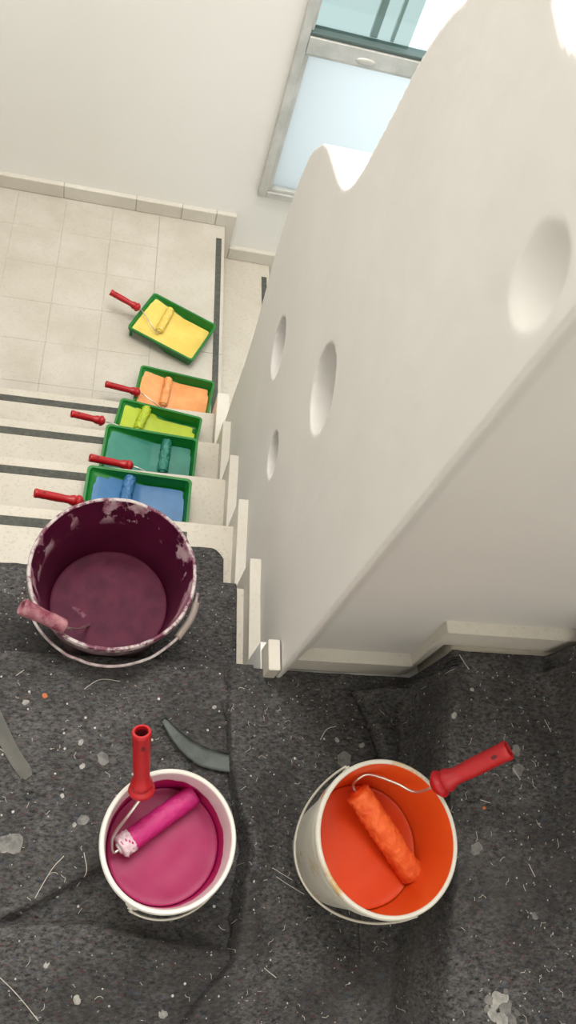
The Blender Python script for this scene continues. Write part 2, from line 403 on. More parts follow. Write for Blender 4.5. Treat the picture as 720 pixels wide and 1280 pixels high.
def glassmat(name, col, refl):
    t = NT(name); t.n.remove(t.b); tr = t.n.new('ShaderNodeBsdfTransparent'); tr.inputs[0].default_value = col
    gl = t.n.new('ShaderNodeBsdfGlossy'); gl.inputs['Roughness'].default_value = .02; mx = t.n.new('ShaderNodeMixShader'); mx.inputs[0].default_value = refl
    t.l.new(tr.outputs[0], mx.inputs[1]); t.l.new(gl.outputs[0], mx.inputs[2]); t.l.new(mx.outputs[0], t.out.inputs[0]); return t.m
M_glass = glassmat('clear_glass', (.66, .73, .71, 1), .08)
M_glass2 = glassmat('pale_glass', (.93, .97, .97, 1), .05)
fr(.622, WX1-.01, -.945, -.288, YW+.005, YW+.010, 'frosted_pane', M_frost)
fr(.616, 1.0, -.19, WZ1, YW+.005, YW+.010, 'pane', M_glass)
fr(1.0, WX1-.01, -.19, WZ1, YW+.005, YW+.010, 'pane', M_glass2)
fr(.845, .875, -.19, WZ1, YW+.03, YW+.05, 'mullion', simple('mullion_grey', rgb(196, 214, 212), .5))
fr(.93, .945, -.19, WZ1, YW+.03, YW+.05, 'mullion', simple('mullion_pale', rgb(220, 232, 230), .5))
bm = bmesh.new(); bmesh.ops.create_uvsphere(bm, u_segments=24, v_segments=12, radius=1); bmesh.ops.transform(bm, matrix=Matrix.Translation((.845, Y0-.006, -.252)) @ Matrix.Diagonal((.042, .010, .016, 1)), verts=bm.verts[:])
obj('handle', bm, M_alu, wn, True)

w2 = tag(empty('fill_light_frame', (0, 0, 0)), 'made-up aluminium frame around the added fill light behind the upper landing', kind='structure')  # unseen frame, invented to dress the added fill light
for a in ((-.75, -.70, .95, 2.55), (.60, .65, .95, 2.55), (-.75, .65, .95, 1.0), (-.75, .65, 2.5, 2.55), (-.07, -.03, 1.0, 2.5)): obj('window_frame', bx(a[0], a[1], -1.5, -1.475, a[2], a[3], .002), M_alu, w2)

# ================================================================= CLOTHS
def seg_d(P, pts):
    """signed distance (left of travel positive) from array of points P (n,2) to a polyline"""
    best = np.full(len(P), 9.); sg = np.ones(len(P))
    for a, b in zip(pts, pts[1:]):
        a = np.array(a[:2]); b = np.array(b[:2]); d = b-a; L = d@d
        t = np.clip(((P-a)@d)/L, 0, 1); q = P-(a+t[:, None]*d); dist = np.hypot(q[:, 0], q[:, 1])
        cr = d[0]*q[:, 1]-d[1]*q[:, 0]; u = dist < best; best[u] = dist[u]; sg[u] = np.sign(cr[u])
    return best*np.where(sg == 0, 1, sg)
def pxy(L, z=0): return [tuple(at(x, y, z)[:2]) for x, y in L]
def fold(P, px, h, w_soft, w_sharp):
    s = seg_d(P, pxy(px)); return h*np.where(s > 0, np.exp(-(s/w_soft)**2), np.exp(-(s/w_sharp)**2))
def fbm(P, sc, seed, oct=3):
    return np.array([noise.fractal(Vector((p[0]*sc, p[1]*sc, seed)), 1.0, 2.0, oct) for p in P])
def sheet(name, G, mat, thick=.0045):
    """G: (nu, nv, 3) grid with optional nan cells dropped"""
    nu, nv = G.shape[:2]; ok = ~np.isnan(G[:, :, 0]); idx = -np.ones((nu, nv), int); idx[ok] = np.arange(ok.sum())
    faces = [(idx[i, j], idx[i+1, j], idx[i+1, j+1], idx[i, j+1]) for i in range(nu-1) for j in range(nv-1) if ok[i, j] and ok[i+1, j] and ok[i+1, j+1] and ok[i, j+1]]
    me = bpy.data.meshes.new(name); me.from_pydata(G[ok].tolist(), [], [tuple(int(q) for q in f) for f in faces]); me.update()
    o = link(name, me, mat, smooth=True)
    mm = o.modifiers.new('solidify', 'SOLIDIFY'); mm.thickness = thick; mm.offset = -1
    return o

# stair profile followed by the long cloth, as (Y, z) along its length
def strip_profile(hem):
    P = [(-.62, 0), (N[0]-.02, 0), (N[0]+.004, -.006), (N[0]+.009, -.03), (N[0]+.011, -r_+.03), (N[0]+.024, -r_+.004), (N[0]+.08, -r_), (N[1]-.02, -r_), (N[1]+.006, -r_-.006), (N[1]+.016, -r_-.03), (N[1]+.022, -2*r_+.03), (N[1]+.04, -2*r_+.004), (hem, -2*r_)]
    return P
def cloth_a():
    nx, ns = 190, 330; G = np.zeros((nx, ns, 3))
    xs = np.linspace(-.62, .3375, nx)
    for i, X in enumerate(xs):
        t = min(1, max(0, (X-.19)/.03)); t = t*t*(3-2*t)
        hem = .868+.092*t+.006*nz(X, 3, 0, 22)
        if X > .30: hem -= .03*((X-.30)/.0375)**2
        P = strip_profile(hem); L = [0]
        for a, b in zip(P, P[1:]): L.append(L[-1]+math.dist(a, b))
        s = np.linspace(0, L[-1], ns); G[i, :, 0] = X; G[i, :, 1] = np.interp(s, L, [p[0] for p in P]); G[i, :, 2] = np.interp(s, L, [p[1] for p in P])
    kx = np.clip((.45-G[:, :, 1])/.06, 0, 1); G[:, :, 0] += kx*.10*np.clip((G[:, :, 0]-.1)/.2375, 0, 1)
    F = G.reshape(-1, 3); P2 = F[:, :2]; land = np.clip((N[0]-.01-F[:, 1])/.05, 0, 1)
    h = .0075+.004*fbm(P2, 9, 1.3)+.0022*fbm(P2, 28, 4.1)
    fo = fold(P2, [(-60, 1172), (50, 1125), (112, 1090), (140, 1072)], .032, .08, .006)
    fo += fold(P2, [(330, 1208), (290, 1192), (215, 1180), (120, 1158), (-60, 1158)], .030, .08, .005)*1.0
    fo += fold(P2, [(150, 1240), (60, 1205), (-60, 1190)], .014, .05, .006)
    fo += fold(P2, [(310, 990), (260, 940), (200, 890), (150, 870)], .006, .05, .02)
    fo += fold(P2, [(-40, 1090), (30, 1060), (70, 1020)], .008, .02, .02)
    fo += .012*np.exp(-(seg_d(P2, pxy([(0, 1240), (160, 1260), (260, 1330)]))/.06)**2)
    # keep it flat where the pink bucket stands
    c = at(207, 1062, 0); dd = np.hypot(P2[:, 0]-c.x, P2[:, 1]-c.y); flat = np.clip((dd-.085)/.03, 0, 1)
    h = h*land*(.3+.7*flat)+fo*land*flat + .006*(1-land)*(1+.5*fbm(np.c_[F[:, 0], F[:, 1]+F[:, 2]], 16, 7))
    # lift along the local outward normal (up on treads, forward on risers)
    F3 = G; d = np.gradient(G, axis=1); n = np.stack([np.zeros_like(d[..., 0]), -d[..., 2], d[..., 1]], -1); n /= np.linalg.norm(n, axis=-1, keepdims=True)+1e-9
    G = G+n*h.reshape(nx, ns)[..., None]
    return G
GA = cloth_a()
CA = tag(sheet('drop_cloth', GA, M_felt), 'dark grey paint-specked felt cloth running over the landing edge and down two steps', 'cloth')

# middle cloth: its left edge is rolled up over the long one
def bvh_of(G):
    return G
edgeB = pxy([(283, 836), (281, 900), (284, 985), (291, 1030), (297, 1062), (290, 1110), (284, 1170), (280, 1200), (248, 1240), (205, 1300), (180, 1360)])
def cloth_b():
    nv, nu = 260, 170; G = np.zeros((nu, nv, 3)); ys = np.linspace(-.62, .497, nv)
    ey = np.array([p[1] for p in edgeB])[::-1]; ex = np.array([p[0] for p in edgeB])[::-1]
    for j, Y in enumerate(ys):
        x0 = np.interp(Y, ey, ex)+.004*nz(2, Y, 0, 30); t = np.linspace(0, 1, nu)**1.3
        if Y > .468: pass
        G[:, j, 0] = x0+(.70-x0)*t; G[:, j, 1] = Y
    F = G.reshape(-1, 3); P2 = F[:, :2]; s = -seg_d(P2, edgeB)           # distance right of the edge
    s = np.abs(s)
    roll = np.clip((.30-P2[:, 1])/.1, .15, 1)
    h = .0145+.006*fbm(P2, 8, 9.3)+.0025*fbm(P2, 26, 2.2)
    amp = np.interp(P2[:, 1], [-.3, -.12, -.02, .06, .16, .24, .32, .45], [.026, .034, .055, .075, .082, .050, .022, .014])
    h += amp*(1-np.exp(-s/.004))*np.exp(-(s/.080)**2)*(1+.2*fbm(P2, 14, 5))
    h += fold(P2, [(455, 1340), (440, 1240), (400, 1180), (350, 1150)], .012, .05, .05)
    h += fold(P2, [(300, 1350), (330, 1250), (360, 1200)], .010, .05, .03)
    c = at(450, 1060, 0); dd = np.hypot(P2[:, 0]-c.x, P2[:, 1]-c.y); flat = np.clip((dd-.115)/.04, 0, 1)
    h = .013*(1-flat)+h*flat
    edge_in = np.clip(s/.006, 0, 1); h = .0115+(h-.0115)*np.sqrt(edge_in)
    k = np.clip((P2[:, 1]-.44)/.05, 0, 1); h = h*(1-.25*k)
    F[:, 2] = h
    return F.reshape(nu, nv, 3)
GB = cloth_b()
CB = tag(sheet('drop_cloth', GB, M_felt), 'dark grey felt cloth with a rolled left edge, lying between the pink and orange buckets', 'cloth')

def cloth_c():
    nv, nu = 230, 190; G = np.zeros((nu, nv, 3)); ys = np.linspace(-.62, .492, nv)
    eC = [at(x, y, .022) for x, y in ((455, 1700), (452, 1300), (450, 1150), (470, 1000), (470, 945), (455, 900), (437, 865))]
    lx = np.array([p.x for p in eC]); ly = np.array([p.y for p in eC]); tx, ty = lx[-1], ly[-1]
    for j, Y in enumerate(ys):
        x0 = np.interp(Y, ly, lx) if Y <= ty else tx+(Y-ty)/(.480-ty)*(.668-tx) if Y < .480 else .668+(Y-.480)*1.2
        x0 += .002*nz(7, Y, 0, 40)
        G[:, j, 0] = x0+(1.28-x0)*np.linspace(0, 1, nu); G[:, j, 1] = Y
    F = G.reshape(-1, 3); P2 = F[:, :2]; X = P2[:, 0]; Y = P2[:, 1]
    front = .668-.058*np.clip((.40-Y)/.52, 0, 1.2)+.006*np.sin(Y*17)+.006*fbm(P2*[0, 1], 6, 3)     # where it comes off the step
    foot = front-.030
    t = np.clip((X-foot)/(front-foot), 0, 1); t = t*t*(3-2*t)
    # second ascending step
    f2 = .93; t2 = np.clip((X-(f2-.05))/.05, 0, 1); t2 = t2*t2*(3-2*t2)
    base = .022+.192*t+r_*t2
    h = base+.004*fbm(P2, 8, 12.3)*(1-.3*t)+.0018*fbm(P2, 30, 6.2)
    h += .006*np.exp(-((X-front-.01)/.02)**2)
    xl = np.interp(Y, ly, lx); sl_ = np.abs(X-xl); dt = np.abs(seg_d(P2, [(tx, ty), (.668, .480)])); sl_ = np.where(Y > ty, dt, np.minimum(sl_, dt))
    h += .034*(1-np.exp(-sl_/.005))*np.exp(-(sl_/.075)**2)*np.clip((Y-.12)/.12, 0, 1)*(1-t)
    F[:, 2] = h
    return F.reshape(nu, nv, 3)
GC = cloth_c()
CC = tag(sheet('drop_cloth', GC, M_felt), 'dark grey felt cloth draped over the ascending step right of the orange bucket', 'cloth')
def surf(x, y, G):
    F = G.reshape(-1, 3); i = np.argmin((F[:, 0]-x)**2+(F[:, 1]-y)**2); return float(F[i, 2])
def onto(px, py, G, z=0):
    for _ in range(4):
        p = at(px, py, z); z = surf(p.x, p.y, G)
    return at(px, py, z)

# paint splashes that lie on the cloths, thin dried blobs
def blob(px, py, rpx, G, parent, mat=M_dried, asp=1.3):
    p = onto(px, py, G); rr = rpx/700; bm = bmesh.new(); a0 = random.uniform(0, PI); c = bm.verts.new((p.x, p.y, surf(p.x, p.y, G)+.0022)); R = []
    for i in range(14):
        a = 2*PI*i/14; q = rr*(1+.35*nz(math.cos(a)*2+px, math.sin(a)*2+py, 0, 1))
        x = math.cos(a)*q*asp; y = math.sin(a)*q; X = p.x+x*math.cos(a0)-y*math.sin(a0); Y = p.y+x*math.sin(a0)+y*math.cos(a0)
        R.append(bm.verts.new((X, Y, surf(X, Y, G)+.0012)))
    for i in range(14): bm.faces.new((c, R[i], R[(i+1) % 14]))
    return obj('paint_splash', bm, mat, parent, True)
M_org_dry = simple('dried_orange', rgb(176, 92, 40), .6)
M_dried2 = simple('dried_grey_paint', rgb(122, 120, 116), .7, var=rgb(88, 86, 84), vs=70)
for x, y, q, mt in ((129, 948, 7, M_dried2), (101, 928, 3.2, M_dried), (32, 878, 3.6, M_dried), (103, 958, 3.2, M_dried), (56, 870, 3, M_org_dry), (104, 1025, 6, M_dried2), (12, 1055, 12, M_dried2), (96, 1250, 4, M_dried), (58, 1206, 3, M_dried), (78, 995, 2.4, M_dried), (93, 1031, 2.4, M_dried), (214, 1150, 2, M_dried)):
    blob(x, y, q, GA, CA, mt)
for x, y, q, mt in ((204, 1268, 4.2, M_dried), (268, 884, 2.6, M_dried), (430, 950, 9, M_dried2), (452, 932, 3.5, M_dried), (421, 925, 3, M_dried)):
    blob(x, y, q, GB if x > 280 else GA, CB if x > 280 else CA, mt)
for x, y, q, mt in ((620, 1250, 7, M_dried), (632, 1260, 7, M_dried2), (616, 1268, 6, M_dried), (628, 1274, 7, M_dried), (640, 1275, 5, M_dried2), (612, 1250, 5, M_dried2), (630, 1248, 5, M_dried), (618, 1258, 4, M_dried), (608, 1262, 3, M_dried2), (646, 1266, 3, M_dried2), (632, 1240, 3, M_dried2), (595, 1061, 6.5, M_dried2), (524, 920, 3.6, M_dried), (647, 962, 7, M_dried2), (645, 938, 6, M_dried2), (605, 1010, 2, M_org_dry), (668, 1145, 3.5, M_dried2), (712, 905, 3, M_dried), (590, 862, 2.5, M_dried)):
    blob(x, y, q, GC, CC, mt)
# loose threads and lint
def lint(G, parent, n, rng, arcs):
    bm = bmesh.new(); F = G.reshape(-1, 3); rnd = random.Random(rng)
    for _ in range(n):
        v = F[rnd.randrange(len(F))]
        if v[2] < -.03 or v[1] > .47: continue
        L = .003+.014*rnd.random()**2.2; a = rnd.uniform(0, 2*PI); P = []
        for k in range(4):
            x = v[0]+math.cos(a)*L*k/3; y = v[1]+math.sin(a)*L*k/3; a += rnd.uniform(-.5, .5); P.append((x, y, surf(x, y, G)+.0012))
        tube(bm, P, .00045, 3, 0)
    for pts in arcs:
        P = [onto(x, y, G) for x, y in pts]; P = [Vector((p.x, p.y, surf(p.x, p.y, G)+.0022)) for p in catmull(P, 5)]; tube(bm, P, .0007, 4, 0)
    o = obj('lint', bm, M_lint, parent); o['kind'] = 'stuff'
lint(GA, CA, 520, 1, [[(105, 1066), (108, 1090), (96, 1108)], [(0, 936), (14, 948), (22, 962)], [(0, 1222), (22, 1244), (48, 1276)], [(140, 1062), (143, 1078)], [(20, 845), (30, 838)], [(105, 862), (125, 850), (150, 852)], [(40, 1130), (64, 1088), (80, 1070)]])
lint(GB, CB, 260, 2, [[(345, 1096), (380, 1118)], [(340, 1085), (365, 1100)], [(330, 1210), (345, 1222)], [(400, 925), (408, 912), (420, 908)]])
lint(GC, CC, 420, 3, [[(680, 900), (688, 915)], [(640, 960), (650, 975)], [(600, 1000), (612, 1004)], [(660, 1080), (668, 1096)], [(530, 850), (540, 868)]])

# plastic strip and folded rag strip lying on the long cloth
def ribbon(pl, w, G, th, z=.003, curl=0):
    P = catmull([onto(x, y, G) for x, y in pl], 6); bm = bmesh.new(); A = []
    for i, p in enumerate(P):
        t = (P[min(i+1, len(P)-1)]-P[max(i-1, 0)]); t.z = 0; t.normalize(); s = Vector((-t.y, t.x, 0)); ww = w(i/(len(P)-1))
        row = []
        for q in (-1, -.5, 0, .5, 1):
            v = p+s*ww*q; v.z = surf(v.x, v.y, G)+z+curl*q*q; row.append(bm.verts.new(v))
        A.append(row)
    for a, b in zip(A, A[1:]):
        for k in range(4): bm.faces.new((a[k], b[k], b[k+1], a[k+1]))
    r = bmesh.ops.solidify(bm, geom=bm.faces[:], thickness=th); return bm
o = obj('plastic_strip', ribbon([(-22, 862), (-4, 900), (15, 940), (36, 972)], lambda t: .0125*(1 if t < .93 else 1-(t-.93)*6), GA, .0015), M_strip, None, True)
tag(o, 'flat grey plastic strip with rounded end lying on the cloth at the left edge', 'strip')
o = obj('cloth_strip', ribbon([(203, 900), (220, 922), (240, 940), (262, 950), (297, 957)], lambda t: .006+.012*min(1, t*1.8), GA, .002, .008, .003), M_strip2, None, True)
tag(o, 'folded grey-green strip of cloth lying above the pink bucket', 'strip')
# plaster crumbs at the corner foot
bm = bmesh.new(); bmesh.ops.create_icosphere(bm, subdivisions=2, radius=.011); p = at(359, 829, .02)
for v in bm.verts: v.co = v.co*(1+.35*nz(*(v.co*120)))
bmesh.ops.transform(bm, matrix=Matrix.Translation((.386, .512, .0195)) @ Matrix.Diagonal((1, .8, .7, 1)), verts=bm.verts[:])
tag(obj('plaster_crumb', bm, M_dried, None, True), 'small pale lump of plaster at the foot of the balustrade corner', 'debris')

# ================================================================= ROLLERS
def fuzzy(bm, M, L, r, seed, amp, n=36, m=40):
    prof = [(0, 0), (r*.55, 0), (r*.9, .001)]+[(r, .003+(L-.006)*i/m) for i in range(m+1)]+[(r*.9, L-.001), (r*.55, L), (0, L)]
    def wob(k, a, rr, z):
        q = 1+amp*(nz(math.cos(a)*r*260, math.sin(a)*r*260, z*260+seed)+.6*nz(math.cos(a)*r*90, math.sin(a)*r*90, z*90+seed)); return rr*q, z
    return lathe(bm, prof, n, M, wob)
def roller(name, label, group, sl0, sl1, wire, h0, h1, M_sleeve, M_handle=None, M_in=None, rad=.0165, M_end=None, hr=.0125, amp=.10, slot=True, collar=True, hamp=0):
    """sleeve from sl0 to sl1 (wire leaves at sl0), wire points in between, handle from h0 (collar) to h1 (open end)"""
    sl0, sl1, h0, h1 = (Vector(v) for v in (sl0, sl1, h0, h1)); M_handle = M_handle or M_red; M_in = M_in or M_redin
    root = empty(name, sl0.lerp(sl1, .5)-Vector((0, 0, rad))); tag(root, label, 'paint roller', group)
    I = Matrix.Translation(-root.location)
    L = (sl1-sl0).length; bm = bmesh.new(); fuzzy(bm, I @ frame(sl0, sl1), L, rad, sl0.x*50, amp); sv = obj('sleeve', bm, M_sleeve, root, True)
    bm = bmesh.new(); lathe(bm, [(0, -.004), (rad*.45, -.004), (rad*.62, 0), (rad*.62, .003)], 20, I @ frame(sl0, sl1)); obj('end_cap', bm, M_end or M_black, root, True, 40)
    bm = bmesh.new(); d = (sl0-sl1).normalized(); P = [sl0-d*.01, sl0+d*.012]+[Vector(w) for w in wire]+[h0-(h1-h0).normalized()*.004, h0+(h1-h0).normalized()*.012]
    tube(bm, [I @ p for p in P], .0026, 8, 6); obj('wire_frame', bm, M_wire, root, True)
    L = (h1-h0).length; k = hr/.0125; bm = bmesh.new()
    prof = [(0, 0), (.008*k, 0), (.013*k, .004), (.0185*k, .010), (.0195*k, .014), (.0185*k, .018), (.0145*k, .022), (.0165*k, .027), (.0155*k, .033), (.0118*k, .042), (.0118*k, .055), (.0128*k, .075), (.0128*k, L-.012), (.0136*k, L-.008), (.0136*k, L-.002), (.0126*k, L), (.0096*k, L), (.0090*k, L-.006), (.0085*k, L-.035), (0, L-.035)]
    if not collar: prof = [(q, z_) if z_ > .042 else (min(q, .0122*k), z_) for q, z_ in prof]
    hw = (lambda kk, a_, q, z_: (q*(1+hamp*nz(math.cos(a_)*2, math.sin(a_)*2, z_*90)), z_)) if hamp else None
    hd = obj('handle', lathe(bm, prof, 28, I @ frame(h0, h1), wob=hw, matf=lambda q: 1 if q >= 17 else 0), [M_handle, M_in], root, True, 50)
    if slot:
        Mh = frame(h0, h1); bm = bmesh.new()
        for a in (0, PI/2, PI, 1.5*PI):
            Q = I @ Mh @ Matrix.Translation((math.cos(a)*.0123*k, math.sin(a)*.0123*k, L-.024)) @ Matrix.Rotation(a, 4, 'Z') @ Matrix.Rotation(PI/2, 4, 'Y')
            lathe(bm, [(0, 0), (.0028*k, 0), (.0028*k, .0009), (0, .0009)], 12, Q @ Matrix.Diagonal((1.7, 1, 1, 1)))
        obj('hang_hole_shade', bm, M_in, hd)  # dark discs on the surface, painting the shade of holes
    return root
# ================================================================= BUCKETS
def bucket(name, label, base, H_, rt, rb, tilt, M_out, M_in, M_rim, M_paint, level, ribs=True, lug=(0, PI), wob=0):
    """base: world point; tilt: (axis vector, angle)"""
    root = empty(name, base); root.rotation_mode = 'QUATERNION'
    if tilt: root.rotation_quaternion = Matrix.Rotation(tilt[1], 4, Vector(tilt[0])).to_quaternion()
    tag(root, label, 'bucket')
    rz = lambda z: rb+(rt-rb)*z/H_
    out = [(0, .002), (rb-.006, 0), (rb, .003)]
    zs = [H_*.35, H_*.7]+([H_-.062, H_-.060, H_-.056, H_-.040, H_-.038, H_-.034] if ribs else [])
    for z in zs:
        e = .005 if ribs and z > H_-.061 and (abs(z-(H_-.060)) < .0021 or abs(z-(H_-.038)) < .0021 or abs(z-H_+.056) < .001 or abs(z-H_+.034) < .001) else 0
        out.append((rz(z)+e, z))
    out += [(rz(H_-.014), H_-.014), (rt+.0045, H_-.013), (rt+.0055, H_-.008), (rt+.0050, H_-.002), (rt+.003, H_)]
    no = len(out)
    inn = [(rt-.0005, H_-.0002), (rt-.0025, H_-.002), (rt-.003, H_-.006)]+[(rz(z)-.0028, z) for z in np.linspace(H_-.02, .008, 14)]+[(0, .006)]
    def wf(k, a, r, z): return (r*(1+wob*nz(math.cos(a)*3, math.sin(a)*3, z*20)), z+wob*.3*nz(math.cos(a)*4, math.sin(a)*4, 5))
    bm = bmesh.new(); lathe(bm, out+inn, 96, wob=wf if wob else None, matf=lambda k: 0 if k < no-4 else 2 if k < no+1 else 1)
    obj('pail', bm, [M_out, M_in, M_rim], root, True, 45)
    # paint surface
    bm = bmesh.new(); R = rz(level)-.004; rings = [(R*(1-.0), .0022), (R*.985, .0008)]+[(R*q, 0) for q in np.linspace(.95, .05, 12)]+[(0, 0)]
    def wf2(k, a, r, z): return r, level+z+.0010*nz(r*math.cos(a), r*math.sin(a), 1, 30)
    bm2 = bmesh.new(); lathe(bm2, [(r, z) for r, z in rings[:-1]], 64, wob=wf2)
    bm2.faces.new([v for v in bm2.verts[-64:]])
    obj('paint', bm2, M_paint, root, True)
    for a in lug:
        bm = bmesh.new(); Q = Matrix.Rotation(a, 4, 'Z') @ Matrix.Translation((rt-.001, 0, H_-.035)) @ Matrix.Rotation(PI/2, 4, 'Y')
        lathe(bm, [(0, 0), (.011, 0), (.011, .005), (.008, .007), (.0045, .007), (.0045, .010), (0, .010)], 20, Q); obj('handle_lug', bm, M_out, root, True, 40)
    return root
def bail(root, rt, H_, a0, sgn, drop, mat=None, grip_mat=None, rw=.0022, wob=0, bulge=.006, up=0):
    """wire handle between lugs at a0 and a0+pi lying down on side sgn"""
    z0 = H_-.035; P = []
    n = 22
    for i in range(n+1):
        t = PI*i/n; a = a0+sgn*t; s = math.sin(t); rr = rt+.010+bulge*s+wob*nz(i*.7, 1, 2)
        P.append((rr*math.cos(a), rr*math.sin(a), z0-drop*s+up*s*s+wob*nz(i*.5, 4, 2)))
    bm = bmesh.new(); tube(bm, P, rw, 8, 3); o = obj('bail_handle', bm, mat or M_wire, root, True)
    if grip_mat:
        bm = bmesh.new(); tube(bm, P[grip_mat[1]:grip_mat[2]], .007, 12, 3); obj('hand_grip', bm, grip_mat[0], o, True)
    return o

# ---- pink bucket
zc = .014
pk_b = Vector((.1565, .150, zc)); HK = .188; pr_t = .1045
M_pink = simple('pink_paint', rgb(166, 36, 92), .42, spec=.35, var=rgb(158, 28, 86), vs=9, bump=.12, bs=40)
M_pinkin = inner_wall('pink_bucket_inside', rgb(222, 206, 208), rgb(170, 14, 86), .138, .07, 11)
PK = bucket('paint_bucket', 'small white bucket of pink paint on the dark cloth', pk_b, HK, pr_t, .090, None, M_white, M_pinkin, M_white, M_pink, .095, lug=(math.radians(62), math.radians(242)))
bail(PK, pr_t, HK, math.radians(62), -1, .05, bulge=.0)
# ---- orange bucket, leaning right
HO = .240; ort = .1190
ob = Vector((.503, .150, .018))
M_orange = simple('orange_paint', rgb(224, 78, 28), .36, spec=.3, var=rgb(216, 68, 20), vs=8, bump=.2, bs=30)
M_orin = inner_wall('orange_bucket_inside', rgb(226, 118, 60), rgb(232, 92, 34), .245, .01, 12)
t = NT('stained_cream_plastic'); n1 = t.noise(16, 5, .65); c = t.mix(t.ramp(n1, .56, .66), rgb(206, 202, 190), rgb(190, 160, 110)); c = t.mix(t.ramp(t.noise(22, 5, .7), .64, .70), c, rgb(196, 92, 60)); M_creamst = t.done(c, .45)
OR = bucket('paint_bucket', 'cream bucket of orange paint with stained rim, beside the ascending step', ob, HO, ort, .097, ((0, 1, 0), math.radians(1.5)), M_creamst, M_orin, M_creamst, M_orange, .105, lug=(math.radians(115), math.radians(295)))
bail(OR, ort, HO, math.radians(115), 1, .11, bulge=-.008, mat=simple('painted_wire', rgb(196, 190, 176), .4, .3))
# ---- purple bucket on the first step down
HP = .282; prt = .160
pb = Vector((.036, .657, -r_+.012))
M_purp = simple('purple_paint', rgb(92, 32, 56), .5, spec=.12, var=rgb(76, 24, 46), vs=22, bump=.7, bs=26)
t = NT('purple_bucket_inside'); mp = t.n.new('ShaderNodeMapping'); mp.inputs['Scale'].default_value = (1, 1, .55); t.l.new(t.co, mp.inputs[0])
z = t.sep()[2]; n1 = t.noise(13, 5, .62, mp.outputs[0]); bare = t.math('MULTIPLY', t.ramp(n1, .50, .525), t.ramp(z, .20, .225), True)
c = t.mix(t.ramp(t.noise(9, 4), .4, .7), rgb(72, 16, 42), rgb(92, 24, 54)); c = t.mix(bare, c, t.mix(t.ramp(t.noise(40, 3), .4, .6), rgb(196, 168, 176), rgb(150, 92, 112))); M_purin = t.done(c, .3)
t = NT('crusted_rim'); c = t.mix(t.ramp(t.noise(30, 5, .75), .44, .56), rgb(184, 172, 170), rgb(98, 36, 62)); t.bump(t.noise(60, 4), .8, .004); M_crust = t.done(c, .45)
t = NT('crusted_outside'); c = t.mix(t.ramp(t.noise(18, 5, .75), .42, .60), rgb(60, 52, 54), rgb(150, 120, 126)); c = t.mix(t.ramp(t.noise(11, 5, .6), .52, .62), c, rgb(104, 42, 64)); t.bump(t.noise(50, 4), .6, .004); M_crusto = t.done(c, .5)
PU = bucket('paint_bucket', 'large bucket of dark purple paint with crusted rim on the first step down', pb, HP, prt, .112, None, M_crusto, M_purin, M_crust, M_purp, .098, lug=(math.radians(205), math.radians(352)), wob=.006)
# its thick wire handle hangs down over the near side
P = []
a0, a1 = math.radians(207), math.radians(352)
for i in range(23):
    t_ = i/22; a = a0+(a1-a0)*t_; s = math.sin(PI*t_); rr = prt+.012+.010*s+.002*nz(i, 2, 1, .8)
    P.append((rr*math.cos(a), rr*math.sin(a), HP-.030-.012*s+.004*nz(i, 5, 1, .5)))
M_crustw = simple('crusted_wire', rgb(188, 180, 176), .5, var=rgb(140, 112, 118), vs=40, bump=.6)
bm = bmesh.new(); tube(bm, P, .0032, 8, 3); bh = obj('bail_handle', bm, M_crustw, PU, True)
bm = bmesh.new(); tube(bm, P[17:22], .008, 12, 3); obj('hand_grip', bm, simple('grip_beige', rgb(150, 138, 130), .6, bump=.5), bh, True)

# ---- rollers in the buckets
def sl(col, var, nm): return simple(nm, col, .75, var=var, vs=60, bump=.8, bs=260)
t = NT('pink_sleeve'); # bare fleece at the wire end
M_pinks = simple('pink_sleeve', rgb(192, 36, 116), .5, var=rgb(178, 28, 104), vs=30, bump=.6, bs=220)
M_fleece = simple('bare_fleece', rgb(224, 190, 202), .9, var=rgb(232, 222, 222), vs=60, bump=.9, bs=300)
zpk = pk_b.z+.095
a = at(150, 1060, zpk+.022); b = at(243, 992, zpk+.020)
h0 = at(177, 994, pk_b.z+HK+.012); h1 = at(177, 914, pk_b.z+HK+.135)
RP = roller('paint_roller', 'red handled roller with pink sleeve, its handle upright over the pink bucket rim', None, a, b,
       [at(140, 1052, zpk+.035), at(146, 1038, zpk+.05), at(160, 1020, zpk+.085)], h0, h1, M_pinks, rad=.0185, M_end=M_white, hr=.0138)
d = (b-a).normalized(); bm = bmesh.new(); fuzzy(bm, Matrix.Translation(-RP.location) @ frame(a-d*.001, b), .026, .0192, 4, .16); o = obj('bare_nap', bm, M_fleece, RP, True); o['label'] = 'pale unpainted end of the sleeve'
zo = ob.z+.105
M_ors = simple('orange_sleeve', rgb(242, 114, 52), .6, var=rgb(230, 92, 36), vs=50, bump=.8, bs=200)
a = at(446, 990, zo+.055); b = at(517, 1095, zo+.006)
h0 = at(541, 984, ob.z+HO+.022); h1 = at(636, 937, ob.z+HO+.125)
roller('paint_roller', 'red handled roller with orange sleeve, resting across the orange bucket rim', None, a, b,
       [at(447, 974, zo+.075), at(462, 968, zo+.085), at(495, 979, zo+.105), at(518, 990, zo+.12)], h0, h1, M_ors, rad=.0225, M_end=M_orange, hr=.0150, amp=.16)
M_pcr = simple('pink_crusted_handle', rgb(172, 122, 128), .4, var=rgb(118, 48, 68), vs=38, bump=.6, bs=70)
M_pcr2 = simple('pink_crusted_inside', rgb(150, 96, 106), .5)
M_psl = simple('purple_sleeve', rgb(92, 26, 56), .5, var=rgb(110, 36, 66), vs=30, bump=.7)
zr = pb.z+HP; zp = pb.z+.094
h1 = at(27, 758, zr+.060); h0 = at(82, 784, zr+.014)
